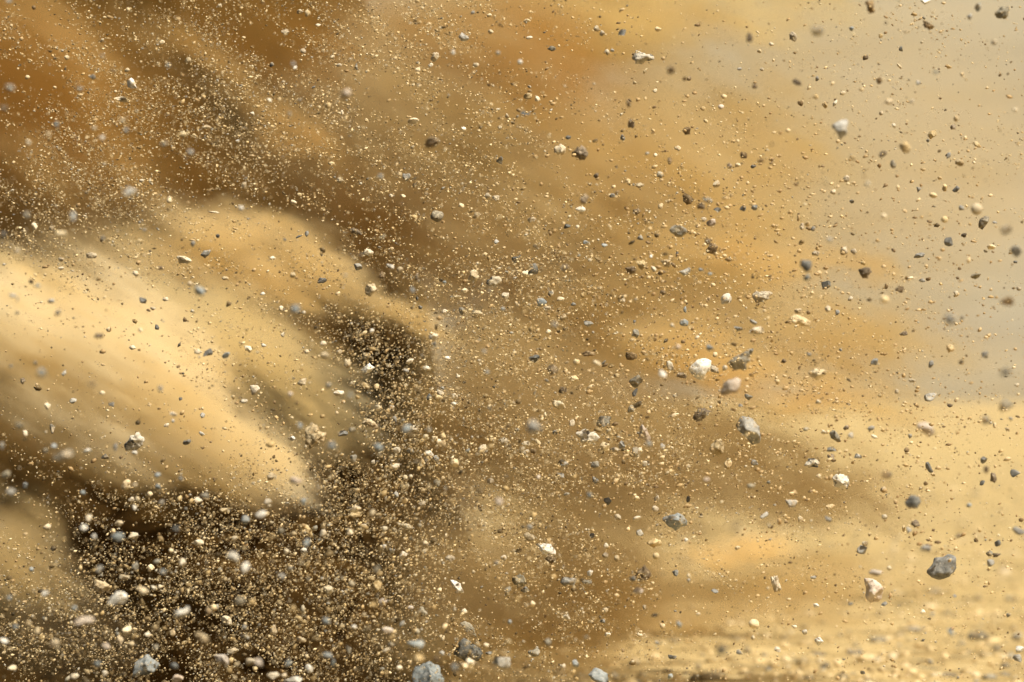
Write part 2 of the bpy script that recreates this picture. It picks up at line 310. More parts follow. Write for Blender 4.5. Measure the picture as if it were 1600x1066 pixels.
TABLE = """206 132 14 18 0 w 0.3|pointed white stone chip high in the brown dust of the upper left|the pointed white chip
146 119 12 11 0 g 0.8|rounded light grey pebble left of the pointed white chip|the rounded light grey pebble
15 138 16 14 0 g 2.6
7 169 14 12 0 v 2.6
193 188 15 8 0 c 2.2
197 204 10 11 0 k 2.2
298 238 11 15 0 k 2.6
256 225 14 10 0 v 2.2
45 224 10 11 0 c 2.2
76 210 10 10 0 c 2.2
147 200 11 7 0 c 2
159 215 11 9 0 w 2
88 195 9 11 20 k 2
124 138 11 8 10 k 2
262 102 9 8 30 k 2
176 111 9 7 0 v 2
285 210 12 11 0 o 0.4
323 199 15 7 0 o 0.5
295 94 9 9 -20 o 0
253 66 9 7 0 c 0
189 155 20 8 12 c 0.2|long crooked cream splinter under the pointed white chip|the crooked cream splinter
199 110 8 7 0 c 0.2
14 2 14 8 0 g 2
160 88 9 8 0 g 2.4
371 220 6 6 0 w 0
395 178 9 6 20 c 0
200 15 8 7 0 c 0.5
343 9 7 6 0 c 0
104 90 8 7 0 c 0.3
539 148 24 19 -15 p 2.4|blurred pale grey and cream stone alone in the upper left centre|the blurred pale stone
482 21 10 13 0 o 0.6|oval ochre clod near the top edge, left of centre|the oval ochre clod
469 18 10 7 0 o 0
725 58 18 17 0 g 0.2|tent-shaped grey chip with dark base near the top centre|the tent-shaped grey chip|-9,1 -4,-9 9,2 7,8 -4,7
680 89 11 15 15 o 0.2
708 82 8 9 -30 w 1.5
744 101 9 8 0 c 0.5
653 109 8 7 0 c 0.3
673 102 9 7 0 c 0.2
739 20 7 6 0 g 0.7
764 24 8 6 0 c 0
767 50 8 7 0 o 0
778 83 8 7 0 g 1.5
512 165 10 10 0 o 0.6
535 176 5 8 0 c 0
646 189 16 12 10 c 0.3|lumpy cream crumb beside a soft grey patch, above centre|the lumpy cream crumb
674 222 26 16 -15 b -2
781 250 11 13 0 d 0.1|small triangular dark green slate chip above the picture centre|the triangular dark chip|-6,1 1,-6 6,-2 2,8 -4,5
724 202 8 7 0 c 0
781 200 6 8 0 o 0.2
792 181 6 9 0 o 0
458 100 9 8 0 k 2
461 106 6 6 0 w 1
446 50 13 9 0 o 0
497 39 8 6 0 c 0
473 80 9 8 0 o 0.5
520 89 8 6 0 c 0
530 102 8 5 0 c 0
557 105 5 12 10 d 0
490 137 7 4 -30 d 0
421 157 10 6 40 c 1
469 156 8 6 0 g 1.5
453 178 7 9 0 v 2
573 188 6 6 0 o 0
424 101 7 8 30 m 0
1004 89 32 24 15 m 0|lumpy cream rock with a blue grey underside near the top|the lumpy cream and grey rock|-16,-4 -12,-12 1,-8 10,-4 16,-6 16,5 8,9 0,12 -11,9
972 52 12 11 0 d 0.5|round charcoal pebble near the top, above the lumpy cream rock|the round charcoal pebble
813 97 9 9 0 w 1.2|bright white soft-edged dot of stone near the top centre|the bright white dot
1028 46 10 8 0 o 0.3
932 45 9 9 0 o 0.3
941 52 8 8 0 o 0
862 75 12 10 0 v 0
949 82 9 10 0 c 0
957 79 6 5 0 g 0
823 32 11 7 0 c 0
824 150 14 11 0 o 0.2|blocky ochre clod in the tan dust below the bright white dot|the blocky ochre clod
839 155 8 8 0 c 0
827 135 7 5 20 g 0.3
827 59 9 5 0 c 0
1008 111 4 10 30 o 0
1171 60 11 17 10 b -2.5
1048 110 12 13 0 b -3
1077 123 7 7 0 b 0
1070 123 8 7 0 b -2
1155 108 7 5 0 g 0
1191 108 7 6 0 o 0
1187 80 7 6 0 o 0
876 234 20 16 0 o 0.2|rounded ochre clod touching a dark crusty one, upper centre|the rounded ochre clod|-11,2 -8,-5 0,-9 8,-4 10,2 4,8 -4,8
906 239 24 22 0 b -0.8|dark crusty clod specked with gold grains, upper centre|the dark crusty clod
889 215 10 6 0 d -0.6
986 194 11 13 -20 b -0.8
973 214 9 11 -25 d -0.5
982 161 7 13 0 b -2
1073 204 13 13 30 b -0.5
1103 190 6 8 -30 o 0
1098 170 7 8 30 o 0
1127 167 9 8 0 p 0.3
1059 232 10 8 15 o 0
1012 240 8 5 0 g 1
1024 243 6 7 0 c 0
1047 251 8 9 0 b -1
1162 243 12 10 20 b -0.8
1177 260 9 6 0 d 0
1140 259 8 9 0 b -0.8
1153 258 8 6 0 o 0
930 220 8 6 0 o 0
1024 142 6 6 0 c 0
821 178 14 9 0 d -1.5
1179 135 8 10 0 b -1.5
992 129 6 6 0 o 0
1189 251 10 7 0 b -2
1314 202 34 40 0 g 1.4|big soft-edged light grey stone high on the right|the big soft grey stone|-17,-8 -6,-18 15,-19 15,-2 9,10 -2,19 -11,8
1567 20 27 25 0 v 0.7|pale greenish grey chip in the top right corner|the pale corner chip|-14,2 -2,-10 12,-11 11,2 6,12 -10,9
1450 39 22 14 0 b 0.8|dark brown slug-shaped stone near the top right|the dark slug-shaped stone|-11,-8 0,-4 11,2 5,8 -7,6
1239 58 11 16 -15 o 0.4|ochre chip with bright top and dark brown foot, top right|the bright-topped ochre chip
1414 230 19 20 0 o 1.3|soft round ochre ball right of the big soft grey stone|the soft ochre ball
1389 159 15 11 0 o 1.5
1245 129 18 11 22 b 1.5|smeared brown clod left of the big soft grey stone|the smeared brown clod
1360 9 15 22 0 b -1.6
1275 151 10 9 0 o 1
1289 163 9 12 0 o 0
1304 161 6 12 30 c 0.2
1251 161 8 9 -30 b 0
1457 210 14 11 -20 o 0|sharp ochre crumb with a black speck below it, upper right|the sharp ochre crumb
1449 220 6 5 -20 d 0
1526 226 12 9 15 o 0.3
1499 254 14 11 35 o 0.7
1481 243 8 10 0 d 0.4
1396 257 10 12 20 v -1
1278 46 20 20 0 g -4
1554 66 10 9 0 o 1.5
1515 26 9 10 0 g 1
1528 11 11 15 0 k 1.2
1446 2 16 9 0 w 0.5
1408 76 6 8 0 d 0
1352 90 9 7 -20 b 0
1376 55 7 9 0 o 0.4
1415 49 9 6 0 o 1.5
1331 45 8 7 30 k 0.6
1405 104 4 11 -35 c 0
1462 113 10 6 0 k 2
1434 129 9 9 0 g 1
1374 126 9 11 -20 b 1
1346 140 9 6 0 o 1
1424 158 8 9 30 o 1.5
1377 177 6 7 0 c 0
1397 196 8 6 45 c 0
1317 146 9 7 -35 o 0
1276 124 6 9 0 d 0
1494 185 9 11 0 o 1
1489 199 8 8 0 b 0
1586 172 8 8 0 c 1.5
1332 247 12 9 20 o 1.5
1379 241 14 9 -20 b -1.5
1503 116 6 7 0 o 0.8
1205 69 8 6 0 c 0.4
202 300 28 18 0 w 2.5|blurred cream white double lump at the left, above the bright plume|the blurred cream double lump
114 338 9 21 0 k 2.6
41 336 12 13 0 v 2.6
311 454 23 17 40 k 2|blurred blue grey oval above the bright left plume|the blurred blue grey oval
224 469 13 10 15 d 0.7|dark olive chip on the upper edge of the bright left plume|the dark olive chip
322 396 18 14 -10 g 0.2|grey wedge stone floating above the bright left plume|the grey wedge stone|-9,3 -4,-6 7,-7 9,-4 4,3 -2,8
289 407 26 12 12 c 0.2|row-like cream lump just left of the grey wedge stone|the long cream lump
143 400 18 11 0 o 0.4|lumpy ochre clod at far left, above the bright plume|the lumpy ochre clod
97 364 22 9 8 c 2
265 312 8 11 0 c 0.2
236 285 5 10 -25 c 0
221 282 8 5 0 c 0
81 357 8 8 0 o 0.6
54 354 8 12 0 c 0.6
96 405 10 7 0 o 0.3
95 419 10 5 0 o 0.4
335 332 20 4 5 c 0.2|thin pale sliver left of centre, in the tan plume|the thin pale sliver
377 325 9 9 0 w 1.5
90 489 9 13 20 g 2
49 440 9 10 0 b 1.6
59 447 9 8 0 k 2.2
80 471 11 9 0 g 1.3
154 525 18 9 0 b 1.6|soft dark brown pebble on the bright left plume|the soft dark brown pebble
21 462 15 8 0 g 2
28 467 5 10 -20 g 1.8
28 489 8 7 0 g 2
212 427 9 10 0 c 0.4
210 502 9 8 0 o 0.2
170 515 8 8 0 o 0.4
244 511 9 8 0 d 0.2
352 435 10 6 0 o 0
341 369 7 6 0 d 0.2
225 360 9 7 0 g 1.6
259 468 9 7 0 o 0.3
302 381 8 9 0 g 1
161 373 8 9 0 g 2
132 338 9 5 0 o 0
250 419 13 6 0 b -1
297 444 9 9 0 o 1
381 290 9 10 0 o 0.4
220 516 8 8 0 c 1
5 367 12 11 0 g 2.5
239 482 9 6 0 o 0.3
27 392 9 8 0 c 2
740 431 17 22 -8 o 0.2|ochre teardrop clod beside a cream and grey stone, centre|the ochre teardrop clod|-8,5 -6,-6 0,-11 6,-7 8,3 4,9 -4,11
771 440 27 19 0 m 0|cream stone with a grey corner right of the ochre teardrop clod|the cream and grey stone|-13,-3 -6,-5 2,-9 9,-9 13,3 6,8 -10,10
580 452 17 21 20 o 0.2|knobbly ochre clod over the tip of the tan plume|the knobbly ochre clod
503 439 18 11 -8 d 0|flat faceted slate lying level over the tan plume|the flat slate|-9,2 -4,-5 7,-5 9,-1 3,4 -5,5
462 484 19 18 0 k 2.6|blurred round blue grey ball below the flat slate|the blurred blue ball
575 395 15 12 12 c 0
561 416 16 13 10 g 0.2
556 362 20 8 12 b 0.2|thin dark splinter with a reddish middle, left of centre|the reddish dark splinter
683 338 18 17 25 s 0.1|striped brown grey stone above the picture centre|the striped brown stone
634 277 18 13 0 g 0|grey stone with ochre crust in the brown dust above centre|the ochre-crusted grey stone|-9,-1 -5,-6 6,-6 9,-1 1,7
594 276 10 9 0 k 2
531 282 13 9 0 o 0.3
744 337 12 8 -40 o 0.2
721 321 9 8 0 c 0.2
775 310 11 9 0 o 0
762 306 8 10 0 o 0.3
775 379 9 9 0 w 0
789 463 11 11 10 c 0
725 454 11 8 10 c 0.3
678 526 14 14 0 c 0.3|rounded pale olive stone just below the tip of the tan plume|the pale olive stone
657 481 6 7 0 d 0
644 454 10 11 0 k 2
625 421 10 10 -30 o 0.7
611 417 15 8 15 g 0.5
597 430 10 11 0 b -0.7
540 431 8 7 0 k 2
564 399 9 7 0 g 2
457 430 10 9 0 o 0.5
475 488 7 7 0 c 0.5
439 482 7 8 0 c 0.4
581 517 7 7 0 w 0.6
569 520 9 5 -30 c 0
695 441 7 5 0 k 0.3
786 483 8 6 0 k 1
652 466 4 8 0 d 0
746 491 15 12 0 o -0.6
715 464 12 7 0 c 0.4
694 487 9 7 0 c 0
721 487 10 12 0 v 0
629 307 9 6 0 c 0
611 306 6 6 0 o 0
647 339 12 8 15 o -0.6
468 305 8 7 0 o 0
459 316 9 8 20 c 0
479 365 6 9 20 d 0.2
467 370 10 4 -30 d 0.2
445 374 6 6 0 d 1
426 404 9 7 0 c 0
597 371 8 11 20 v -1
651 433 6 13 10 b -1
410 459 8 5 0 w 0
442 523 6 8 0 o 0.2
1190 463 36 19 0 o 0|broad flat ochre slab, brightest clod right of the centre|the broad ochre slab|-18,-3 -8,-9 16,-9 19,-4 10,2 8,9 -10,9 -17,4
832 421 19 20 0 d 0|squarish dark stone with a pale foot just right of centre|the squarish dark stone|-8,8 -4,-8 4,-10 9,-8 9,8 2,8
822 427 13 8 -15 c 0
808 404 18 10 -35 d 0|sharp dark shard pointing up right, near centre|the sharp dark shard|-8,5 -9,-2 0,-3 9,-8 2,3 -4,8
1059 362 26 19 0 v -0.7|mottled olive grey clod half veiled by dust, right of centre|the veiled olive clod
1113 388 15 19 30 b -0.3|dark brown angular clod with a fading tail, right of centre|the dark angular clod
1106 378 9 10 0 b -1.5
1113 349 17 13 0 p 0.4|smooth round pinkish cream pebble right of centre|the smooth pinkish pebble
1074 311 18 15 35 b -0.1|dark brown rounded stone with a bright chip on it|the dark chipped stone
906 327 16 9 10 w 0.2|white and grey flat chip left of the dark cluster, upper centre|the flat white chip
830 343 15 9 -10 o 0.1
999 290 14 8 0 o 0
956 306 9 7 0 g 0.3
1030 273 12 10 0 v -0.4
912 311 15 15 0 b -1.5
932 274 9 9 0 b -0.4
1032 323 8 10 0 o 0
995 331 12 10 0 b -0.5
1120 288 10 12 20 o 0
1121 328 12 7 10 d 0.2
1107 313 18 8 20 g -1.5
1096 321 12 11 0 b -1.2
1099 343 9 7 0 o 0
1162 326 11 10 0 d -0.6
1179 325 11 10 0 d 0.6
1004 414 15 14 15 o -0.1|knotty ochre clod touching a dark brown one, right of centre|the knotty ochre clod
986 422 18 12 0 b -0.3
1041 412 18 12 10 o -0.7
1034 426 14 8 -22 b -0.2
1070 426 17 14 0 g -0.6
1021 420 9 7 40 c -0.3
882 418 13 12 0 b -1.8
886 354 10 7 0 d 0
902 354 6 7 0 c 0.4
915 379 8 6 0 k 0
944 384 10 6 0 k 0.4
922 407 7 6 0 c 0.3
1017 401 6 6 0 w 0.6
1001 371 9 8 0 g 0
1058 397 5 9 30 d 0
861 459 10 8 -15 m 0
846 472 15 13 0 k 0|blue grey chip sitting on an ochre crumb, centre|the blue chip
854 482 14 8 0 o 0.2
876 468 12 8 0 c 0.3
896 475 8 6 0 d 0.2
880 496 10 11 15 o 0.2
919 507 14 10 20 g 0.2
1135 469 16 21 15 m 0.2|cream clod with brown foot left of the broad ochre slab|the brown-footed cream clod
1036 457 9 9 0 b 0
971 468 11 10 0 o -0.4
993 522 13 14 25 v 0.2|pale greenish kite-shaped stone just below the middle|the kite-shaped stone|-5,-6 3,-8 7,-1 2,8 -6,3
992 502 5 6 0 d 0
1070 484 6 10 15 k 0
1069 504 13 12 30 k 0.2
856 518 9 7 -20 c 0.2
1050 509 9 7 20 c 1
1095 421 8 6 0 k 0.7
1109 428 9 6 0 k 1
866 508 12 10 0 k 2.4
1152 513 16 7 15 d -0.6
1182 517 22 12 0 c -1.2
1176 504 13 7 20 d -0.5
1089 528 8 7 0 c 0.4
887 439 8 4 10 d 0
1259 416 25 23 0 d 1.7|shiny two-tone grey and black blurred stone over a small one|the two-tone dark stone|-13,0 -8,-10 8,-13 12,-2 9,10 0,12
1260 434 10 14 25 k 1.5
1292 444 15 15 0 d 0.1|charcoal slate chip with a pale speck right of the two-tone stone|the charcoal chip
1351 425 19 21 0 b -0.8|brown half-veiled stone right of the charcoal chip|the veiled brown stone|-10,-3 -2,-9 9,-7 9,2 4,11 -3,10
1349 411 8 7 0 o 0
1436 399 21 11 -6 g 0.1|flat grey oblong stone in the grey haze at right|the grey oblong stone|-10,4 -7,-3 3,-5 10,-3 7,3 -2,5
1483 378 14 14 0 d 0.3|squarish dark grey chip up right of the grey oblong stone|the squarish grey chip
1526 327 19 19 0 y 1.2|smooth round pale yellow pebble at the right|the round yellow pebble
1537 346 17 24 0 s 0.2|dark striped wedge stone right under the round yellow pebble|the striped wedge stone|-8,-3 4,-12 9,-8 7,2 -2,13 -8,10
1590 392 25 24 0 g 1.8|blurred grey stone cut by the right edge|the blurred edge stone
1572 360 18 14 0 g -4
1476 343 11 10 15 y 0.8
1458 305 12 8 15 y 0.5
1477 293 9 12 0 o 0.4
1494 296 11 11 0 d -0.3
1507 367 10 8 -25 b 0
1502 324 10 10 20 g 0.5
1382 468 16 13 10 y 1.9|blurred pale yellow pebble in the grey haze below right|the blurred yellow pebble
1488 498 30 22 -5 g 3.2|large very blurred grey disc of stone at the right|the very blurred grey disc
1504 496 8 8 0 v 1.3
1250 501 32 15 16 o -0.8|long ochre lump half sunk in the dust, right of centre|the long veiled ochre lump
1524 431 16 10 -12 v 0.4
1412 521 12 9 -25 b 0.2
1456 471 7 6 0 d 0.3
1297 375 14 10 0 g 2.2
1322 279 10 11 0 o 0.4
1334 286 11 5 5 o 0.6
1290 284 11 12 0 o 2.4
1356 287 9 10 0 c 2
1331 315 7 6 0 d 0
1302 300 9 8 -20 o 0
1270 358 8 8 0 d 0.4
1253 354 7 11 0 o 0
1274 396 14 8 -10 o 0.3
1319 392 11 14 20 o -0.7
1334 393 9 9 30 o 0
1406 452 14 11 0 b -0.8
1385 448 7 9 0 b 0
1294 482 10 11 0 o 0.6
1247 486 11 8 0 o 0.4
1308 489 8 9 0 d 0.3
1494 459 8 9 0 o 0.2
1441 438 10 6 0 g 0.2
1450 436 8 6 -15 b 0.1
1422 435 9 5 -10 c 0
1549 386 13 8 10 c 0.3
1554 348 8 5 0 g 0.5
1574 471 22 13 -10 b -4
1592 451 7 7 0 o 0.4
1587 410 6 5 0 d 0
1435 296 9 9 0 g 0
1329 467 9 6 -35 o 0
1381 338 9 9 0 y 1.6
212 689 34 28 0 m 0|angular cream block with dark pits over the left plume|the angular pitted block|-17,6 -11,-7 5,-17 17,-7 10,6 -1,15 -15,14
100 712 42 19 -14 v 2.6|long blurred olive grey stone at lower left|the long blurred olive stone
84 697 12 9 0 k 1.5
71 703 14 11 -20 v 1.3
136 704 16 9 -12 w 1.3|soft white oval between the olive stone and the pitted block|the soft white oval
180 699 9 15 5 g 1.5
198 758 18 19 0 c 0.7|bulky cream clod below the angular pitted block|the bulky cream clod|-10,4 -6,-7 2,-10 7,-7 5,0 9,5 3,9 -7,8
210 759 9 9 0 c 1.6
64 584 17 20 10 k 3
100 584 14 6 -50 g 0.8
36 595 8 11 10 b 0.5
17 572 7 7 0 g 1.6
55 567 7 7 0 g 1.6
251 608 11 12 0 g 2.2
144 600 16 12 0 b 3
325 552 16 12 -15 d 0.5|dark grey stone touching a cream crumb above the left plume|the dark stone with the crumb
309 550 10 9 0 c 0.5
353 555 14 9 -28 k 0.7
388 545 14 9 32 c 0.4
208 543 11 8 15 c 0.2
174 632 10 9 15 g 0.5
114 627 10 9 10 g 0.3
75 635 11 11 0 c 0.7
159 614 10 7 0 c 0.8
81 670 9 15 -12 v 0.3
40 677 7 11 -30 c 0.8
30 665 15 12 -10 v 2.2
3 699 11 18 -15 g 1.8
10 742 19 13 -30 v 1.8
17 770 17 15 10 g 2.1|blurred dark grey stone by the left edge, lower half|the blurred dark edge stone
39 758 9 11 0 k 1.1
129 770 10 8 30 k 1.5
164 714 12 9 0 v 0.2
245 743 12 9 0 k 1.4
246 761 13 9 20 k 1
282 748 10 8 0 k 1.6
291 691 15 8 -25 d 0.3|slim dark slate tilted up right, right of the pitted block|the slim tilted slate
315 678 9 8 0 w 0.3
317 650 9 8 30 g 0.2
271 647 12 8 0 c 1
271 658 6 7 0 g 1
260 664 9 7 -40 o 0.2
234 772 9 9 0 c 0.6
205 780 11 8 -10 c 0.5
214 780 8 9 0 c 0.6
252 785 9 10 0 g 1.6
310 782 13 11 0 c 0.8
319 775 15 10 0 v 1.3
210 794 8 10 0 w 1
398 610 17 16 20 c 0.2|cream clod with a sloping top left of the white wedge stone|the sloping cream clod
365 621 7 7 0 o 0.3
382 627 10 7 -10 c 0.3
282 624 6 6 0 d 0.2
210 707 9 7 0 w 1
350 797 13 7 10 c 0.4
575 578 25 21 0 w 0|flat white wedge stone with a pointed wing, left of centre|the white wedge stone|-12,0 3,-11 13,-5 4,3 -5,10 -11,7
579 661 27 17 22 o 0|knobbly cream ochre clod over the dark gap, below centre|the knobbly cream clod|-14,1 -8,-7 0,-6 8,-2 13,5 6,9 -4,5
493 681 36 40 15 o -0.5|large crumbling ochre lump shedding grit at the plume tip|the crumbling ochre lump|-16,-10 -6,-20 2,-18 6,-8 18,-4 16,6 8,10 6,18 -8,19 -14,6
534 677 17 11 15 d 0|dark grey chip right of the crumbling ochre lump|the dark grey chip
550 672 13 9 -10 v 0.9
635 669 20 14 -45 k 2.3|blurred pale blue streak of stone over the dark gap|the blurred pale blue stone
518 698 16 17 -30 k 2.6
591 699 16 12 0 k 2.2
621 704 14 10 20 c 0.5
616 729 16 12 0 c 0.2|flat-topped cream stone in the gritty dark area below centre|the flat-topped cream stone|-8,-3 0,-5 8,-5 7,3 2,7 -3,3
553 716 12 13 20 v 0.3
616 656 11 10 0 g 0
543 568 11 14 10 o 0.5
530 550 9 9 10 o 0.3
528 614 18 10 8 m 0.1|cream chip with a dark side left of the dark gap|the dark-sided cream chip
472 597 15 10 -25 o 0
453 617 10 10 0 p 1.5
458 686 9 8 15 w 0.2|small bright white cube-like chip on the plume's lower tip|the white cube chip
462 752 23 15 0 p 1.9|soft pinkish white stone at the edge of the dark grit|the soft pinkish white stone
507 556 17 12 0 o 1.6
505 537 10 8 10 c 0.4
479 549 8 8 0 c 0.3
412 540 8 6 0 w 0
572 557 11 13 20 v 0
641 565 14 8 -25 c 0
634 579 9 7 0 g 0.2
665 575 13 7 5 c 0
699 560 10 6 0 w 0
716 588 7 7 0 c 0.3
683 621 17 10 5 o 0.2|smooth ochre clod under a pale chip and beside a black one|the smooth ochre clod
670 621 8 10 40 d 0
688 614 14 8 10 c 0
691 607 6 6 0 g 0
710 620 11 10 0 o 0.3
710 631 11 6 0 w 0
612 629 6 7 0 g 0
612 636 8 8 0 c 0
591 637 9 9 0 c 0
570 603 15 9 15 o -0.4
588 604 9 8 0 o -0.3
670 708 15 8 28 w 0
682 717 11 9 25 g 0
659 724 9 13 15 o 0.3
667 723 9 12 0 b 0.3
709 723 14 14 -15 c 0.5|squarish cream clod in the grit right of the dark gap|the squarish cream clod
754 702 12 17 35 o 0.2|bent ochre clod with a thin tail, below the centre|the bent ochre clod
746 710 11 6 -20 c 0.2
788 689 12 12 0 o 0.4
665 683 8 8 0 c 0.5
680 685 10 9 0 c 0.3
685 691 9 9 0 c 0.2
692 681 9 9 0 o 0.4
692 693 9 9 0 o 0.4
649 670 11 10 20 c 0
756 549 10 9 0 g 2
761 582 10 7 0 k 1.6
779 784 16 15 0 p 2.1|blurred round cream ball in the brown dust below the centre|the blurred cream ball
555 796 17 11 -15 c 0.4
474 783 11 12 20 k 1.6
634 746 8 7 0 c 0.3
642 745 7 7 0 c 0.3
636 760 7 9 0 c 0
660 767 12 9 -10 o 0
619 772 10 10 35 g 0.3
682 754 13 12 30 v 0.3
766 752 11 10 0 o 0.5
641 705 12 9 0 v 0
469 665 8 11 0 k 2
679 538 10 9 0 d 1
583 722 6 8 0 c 0
546 618 10 10 0 k 2.8
660 787 13 9 -10 o 0.2
419 784 13 10 0 c 1
424 744 15 13 0 o 0.8
670 672 8 8 0 k 2
1096 577 38 34 0 w 0.1|large bright white cream rock with grey veins, right of centre|the large white rock|-20,0 -11,-11 -1,-17 18,-16 18,-6 12,3 0,18 -12,12
1141 604 38 30 0 p 1.2|soft-edged pinkish cream rock under the large white rock|the pinkish rock|-20,15 -16,-4 -5,-12 11,-15 18,-11 18,1 10,11 -6,14
1171 671 40 44 0 g 0.2|sharp grey faceted rock with a dark brown underside|the brown-bellied grey rock|-22,-5 -12,-22 4,-18 15,-5 18,13 14,21 4,24 -9,13
1157 562 36 32 0 v -1|grey angular stone veiled by dust, right of the large white rock|the veiled angular stone|-21,5 -11,-4 16,-17 17,-4 9,14 -9,16
919 681 36 20 0 m 0|white stone mottled black and rust, lower centre|the black-mottled white stone|-18,-4 -6,-10 11,-6 18,3 6,11 -11,10
835 668 38 36 0 g 3|large very blurred grey triangle of stone near the centre|the blurred grey triangle|-19,-10 -5,-20 19,0 3,13 -14,18 -19,8
1006 674 21 32 0 p 0.2|pinkish grey cone-shaped stone standing on its broad end|the pinkish cone|-4,-16 4,-5 12,11 6,16 -9,11 -7,-2
1095 648 29 20 0 b 0|dark brown crumbly clod curling up to the right|the curled brown clod|-13,4 -5,-8 8,-10 17,-6 8,3 -2,10 -11,9
946 659 26 20 -35 v -0.3|olive and ochre clod fading into dust above the mottled stone|the olive ochre clod
875 632 22 15 12 c 0|cream grey pitted crumb above the blurred grey triangle|the pitted cream crumb
994 595 18 19 25 v -0.3|olive grey crumb left of two pale chips, lower centre|the olive crumb
1046 571 10 18 -28 c 0.3|tall leaning cream chip left of the large white rock|the leaning cream chip
1035 585 17 11 45 w 1.6
1065 587 15 9 0 b 0
1117 578 13 11 15 o 0.2
1132 574 9 11 20 o 0.5
1109 544 12 11 0 k 1.1
1117 554 7 8 0 c 0.2
1059 543 12 9 0 p 1.6
932 567 16 9 22 c 1.1
943 567 10 5 -45 v 0.3
901 566 11 11 -20 o 0.3
897 592 14 11 -15 o 0.3
836 559 18 14 -5 d 0.2|round dark brown stone right of centre, above the pitted crumb|the round dark stone
921 553 20 9 0 b -0.1
986 557 18 12 15 b -0.1
865 578 20 16 0 b -0.8
992 615 8 16 25 d 0.1
987 639 11 14 25 v 0.2
945 697 15 15 0 c 0.3|cubic cream pebble just under the mottled stone|the cubic cream pebble
970 695 12 12 0 d 0
962 703 16 8 0 o 0.1
996 705 18 17 -15 c 0.1|forked cream crumb under the pinkish cone|the forked cream crumb
893 662 9 13 15 c 0.2
880 725 18 11 0 g 0|small grey triangular chip below the mottled stone|the grey triangular chip|-9,4 4,-5 9,0 7,5
929 725 14 12 20 v 0.3
929 751 11 14 -30 d 0.2
822 707 15 8 -35 c 0.2
822 694 13 10 20 c 0.2
839 691 12 7 42 c 0.2
834 705 9 9 0 b 0
867 675 9 8 20 d 0
1015 694 10 10 0 k 2
1035 697 8 10 0 g -0.8
1122 698 24 27 -20 o -0.2|shaggy ochre clod with a dark brown foot, lower right centre|the shaggy ochre clod
1137 725 11 14 20 o 0
1179 722 14 10 20 g 0.2
1169 620 14 10 0 v 0.1
1052 650 17 6 -15 c 0
841 747 6 10 0 p 1
1007 724 8 8 0 c -0.4
949 783 12 12 20 d 0.2
1104 750 11 9 20 p 1.6
995 778 9 8 0 c 0
1026 780 7 11 25 c 0
1076 779 7 11 0 d -0.3
1024 795 10 9 0 o 0.3
921 775 9 10 0 k 1.6
874 743 14 8 10 g -0.5
852 649 5 10 0 c 0
836 614 5 9 20 c 0
1157 634 7 6 0 g 0
880 610 14 12 -20 b -0.4
1056 619 9 9 0 o 0
964 587 9 7 0 o 0
1175 548 8 10 0 d -0.8
1315 752 31 25 0 m 0|crusty rock with cream top and dark underside at lower right|the cream-topped rock|-15,-4 -8,-12 12,-9 15,1 8,12 -10,9
1426 784 30 26 5 d 1|glossy banded blue grey stone with dark underside, lower right|the banded blue grey stone|-15,2 -8,-8 0,-12 10,-8 14,2 8,11 -6,12
1269 724 25 17 10 m 0.1|flattish olive cream stone with a dark right end|the flattish olive stone|-12,3 -6,-8 6,-8 12,0 10,7 -4,7
1306 682 16 20 -10 v 0.3|olive grey ringed stone above the cream-topped rock|the ringed olive stone
1236 786 19 13 12 g 0.5|smooth pale grey chip below the flattish olive stone|the smooth pale chip
1277 584 30 20 0 c -1.1|cream triangular rock half lost in the dust, right|the veiled cream triangle|-15,-3 -4,-10 14,-6 14,2 0,10 -10,4
1367 565 14 11 -12 d 0.4|small dark green grey stone at right, over the grey haze|the dark green stone
1455 569 11 10 -25 g 0.5
1454 618 18 17 0 g -0.3
1572 582 25 17 0 g 3.6
1570 633 26 18 0 v -4
1452 730 10 17 -22 d 0|upright dark slate with a brown crumb at its foot|the upright dark slate
1458 740 7 8 0 o 0
1537 718 11 13 0 d 0.5
1586 739 15 12 -10 d 0.4|dark slate with a pale top near the right edge|the pale-topped slate
1552 747 11 17 0 b 0.5|upright brown oval pebble at the right|the upright brown oval
1541 734 9 13 0 b 1.5
1534 755 9 8 0 d 0.3
1279 628 10 8 20 c 0.7
1279 745 9 8 0 c 0.6
1341 713 11 8 15 g 0.3
1361 670 10 10 20 g 0.6
1366 682 11 6 18 c 0.3
1422 682 7 7 10 g 0.3
1417 704 8 9 0 b 0.2
1446 755 8 7 0 b 0.2
1450 767 9 5 20 c 0
1484 634 10 6 0 b 0.3
1539 555 11 12 0 g 1
1485 544 12 14 0 o -0.7
1386 742 15 12 0 g -2.5
1447 669 28 20 20 p -2.5
1381 765 11 9 -20 o 0
1300 703 15 8 0 d -0.8
1299 716 13 12 0 b -0.3
1425 595 11 6 10 o 0.5
1401 612 6 8 0 o 0.4
1376 618 9 7 0 o 0.4
1314 546 6 6 0 d 0.3
1265 554 9 7 0 g 1
1225 564 7 6 0 b 0.2
1554 665 7 9 0 c 0.4
1574 670 7 6 0 o 0.3
1579 655 7 7 0 g 1
1541 656 13 13 0 g -4
1589 602 7 6 0 o 0.6
1514 790 8 8 0 k 1.1
1330 680 10 9 0 g -1.5
1287 675 8 7 0 c 0.4
1297 792 14 9 -10 o 0
1322 668 8 9 30 b 0
229 1041 44 38 0 k 0.3|large blue grey dome-shaped stone by the bottom edge, left|the blue grey dome|-24,18 -17,-9 0,-20 21,-4 16,11 -4,16
185 935 38 22 -12 w 1.6|large soft pale green white stone at lower left|the soft pale oblong stone
184 839 21 15 -20 k 2|blurred slate blue stone at the top of the dark grit|the blurred slate blue stone
210 837 17 12 5 c 0.4|bright cream pebble right of the blurred slate blue stone|the bright cream pebble
